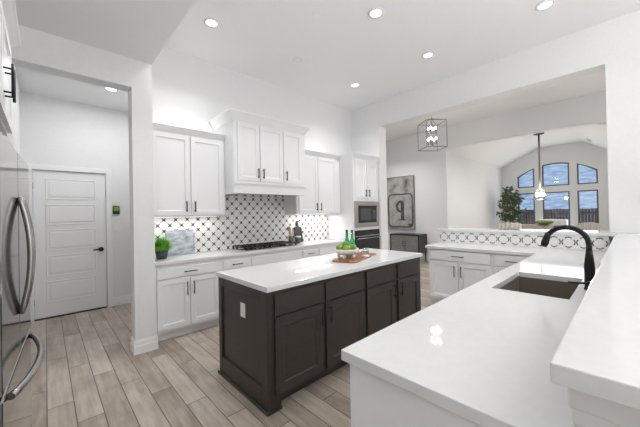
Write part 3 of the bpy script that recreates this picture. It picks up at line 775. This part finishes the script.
# ------------------------------------------------------------------ counter items
CT = .9145
r = thing('potted_grass', (1.03, 3.915, CT), 'small dark pot of bright green grass on the counter beside the column', 'plant')
B().lathe([(0, 0), (.045, 0), (.06, .09), (.054, .09), (.05, .08), (0, .08)], seg=20).build('pot', 'pot', r)
b = B(); rnd = random.Random(5)
for i in range(700):
    a = rnd.random()*2*PI; q = .055*math.sqrt(rnd.random()); p = Vector((q*math.cos(a), q*math.sin(a), .078)); lean = rnd.random()*.13; hgt = (.06+.11*rnd.random())*(1-.8*max(0, lean-.08)/.08)+.0
    out = Vector((math.cos(a), math.sin(a), 0)); sd = Vector((-out.y, out.x, 0))*.0035
    m1 = p+out*lean*.35+Vector((0, 0, hgt*.65)); t = p+out*lean+Vector((0, 0, hgt*(1-.9*lean/.15*rnd.random())))
    v = [b.bm.verts.new(q_) for q_ in (p-sd, p+sd, m1+sd, m1-sd)]; tv = b.bm.verts.new(t)
    b.bm.faces.new(v); b.bm.faces.new([v[3], v[2], tv])
b.build('grass_blades', 'leaf', r, keep=True); r.scale = (1.22, 1.1, 1.15)
# marble board leaning on the tile
o = tag(B().prism(rrect(0, .165, .355, .33, .012), 'y', -.014, 0).build('marble_board', 'marble', bevel=.002, loc=(1.315, 4.105, CT+.001)), 'grey marble board leaning on the tile behind the potted grass', 'serving board')
o.rotation_euler = (math.radians(-9), 0, 0)
# utensil crock, slate board and spoons
r = thing('utensil_crock', (3.10, 4.04, CT), 'narrow charcoal crock right of the cooktop holding wooden utensils', 'crock')
B().lathe([(0, 0), (.036, 0), (.040, .03), (.040, .14), (.034, .14), (.032, .02), (0, .015)], seg=24).build('jar', 'crock', r)
b = B().tube([(.0405*math.cos(k*PI/12), .0405*math.sin(k*PI/12), .137) for k in range(25)], .005, 6, False); b.build('rim', 'bowl', r)
spoon = thing('wooden_spoon', (3.09, 4.045, CT+.02), 'pale wooden spoon standing in the charcoal crock', 'spoon')
b = B().tube([(0, 0, 0), (-.03, 0, .21)], .005, 8)
b.tube([(-.03, 0, .20), (-.036, 0, .225), (-.043, 0, .26), (-.047, 0, .28)], [.006, .022, .024, .006], 10); b.build('handle_and_bowl', 'spoon', spoon)
for (dx, dy, ry, l) in ((.012, .016, 8, 'wooden spoon leaning right in the charcoal crock'), (.010, -.027, 1, 'wooden spoon at the front of the charcoal crock')):
    c = copy_tree(spoon); c.location = (3.09+dx, 4.045+dy, CT+.02); c.rotation_euler = (0, math.radians(ry), 0); c['label'] = l
b = B(); b.prism([(-.085, 0), (.085, 0), (.085, .26), (.05, .275), (.022, .285), (.018, .34), (.03, .36), (.028, .385), (.0, .395), (-.028, .385), (-.03, .36), (-.018, .34), (-.022, .285), (-.05, .275), (-.085, .26)], 'y', -.014, 0)
o = tag(b.build('cutting_board', 'slate', bevel=.002, loc=(3.335, 4.10, CT+.001)), 'black paddle shaped board leaning on the tile beside the crock', 'cutting board'); o.rotation_euler = (math.radians(-9), 0, 0)
r = thing('ceramic_cup', (3.215, 3.98, CT), 'grey cup with a pale rim in front of the black paddle board', 'cup')
B().lathe([(0, 0), (.032, 0), (.044, .05), (.048, .125), (.043, .125), (.038, .01), (0, .01)], seg=24).build('cup_body', 'crock', r)
B().lathe([(.0485, .105), (.050, .105), (.050, .127), (.0485, .127)], seg=24).build('rim', 'bowl', r)

# tray with fruit on the island
r = thing('serving_tray', (2.565, 2.15, CT), 'reddish wooden serving tray on the island top', 'tray', 18)
b = B().prism(rrect(0, 0, .70, .28, .05), 'z', 0, .016); b.build('board', 'wood', r, bevel=.004)
for s in (-1, 1): B().tube([(s*.31, -.05, .014), (s*.33, -.045, .03), (s*.33, .045, .03), (s*.31, .05, .014)], .007, 8).build('handle', 'wood', r)
TZ = CT+.017
BXc, BYc = 2.415, 2.155
r = thing('fruit_bowl', (BXc, BYc, TZ), 'white footed bowl filled with green apples on the wooden tray', 'bowl')
B().lathe([(.0, .035), (.06, .037), (.105, .055), (.135, .085), (.142, .105), (.136, .105), (.125, .085), (.095, .062), (.05, .045), (0, .043)], seg=32).build('bowl_shell', 'bowl', r)
for k in range(4):
    a = k*PI/2+.5; x, y = .085*math.cos(a), .085*math.sin(a)
    B().lathe([(0, 0), (.016, .004), (.020, .02), (.016, .038), (0, .045)], (x, y), 12).build('foot', 'bowl', r)
ap = None; n = 0
pos = [(.078*math.cos(k*2*PI/5+.2), .078*math.sin(k*2*PI/5+.2), .114) for k in range(5)] + [(0, 0, .150)]
az = ['facing the oven tower', 'facing the tiled wall', 'facing the fridge', 'facing the camera', 'facing the bar', 'facing the sink']
for i, (x, y, z) in enumerate(pos):
    lab = ('green apple along the rim of the white bowl', 'green apple on top in the middle of the bowl')[i > 4]
    if ap is None:
        ap = thing('green_apple', (0, 0, 0), lab, 'apple', group='green apples in the bowl')
        B().lathe([(0, -.030), (.016, -.035), (.034, -.022), (.040, 0), (.034, .024), (.018, .034), (.006, .030), (0, .026)], seg=16).build('fruit', 'apple', ap)
        B().tube([(0, 0, .026), (.003, 0, .045)], .002, 5).build('stem', 'bark', ap); c = ap
    else: c = copy_tree(ap)
    c.location = (BXc+x, BYc+y, TZ+z); c['label'] = lab; c.rotation_euler = (rnd.uniform(-.4, .4), rnd.uniform(-.4, .4), rnd.random()*6)
def bottle(x, y, label):
    r = thing('glass_bottle', (x, y, TZ), label, 'bottle')
    B().lathe([(0, 0), (.034, 0), (.036, .01), (.036, .13), (.030, .165), (.016, .20), (.0135, .27), (0, .27)], seg=20).build('bottle_body', 'gglass', r)
    B().lathe([(0, .271), (.015, .271), (.015, .295), (0, .297)], seg=14).build('cap', 'pot', r)
    B().lathe([(.0362, .05), (.0368, .05), (.0368, .115), (.0362, .115)], seg=20).build('label_band', 'bowl', r)
bottle(2.625, 2.325, 'left green glass bottle behind the fruit bowl'); bottle(2.64, 2.255, 'right green glass bottle behind the fruit bowl')
r = thing('drinking_glass', (2.735, 2.13, TZ), 'short clear glass tumbler on the right end of the tray', 'glass')
B().lathe([(0, 0), (.036, 0), (.041, .085), (.038, .085), (.033, .008), (0, .008)], seg=24).build('tumbler', 'clear', r)
tag(B().box(-.04, .04, -.03, .03, 0, .018).build('napkin', 'bowl', bevel=.004, loc=(2.63, 2.06, TZ+.0005)), 'small folded white napkin on the wooden tray', 'napkin')
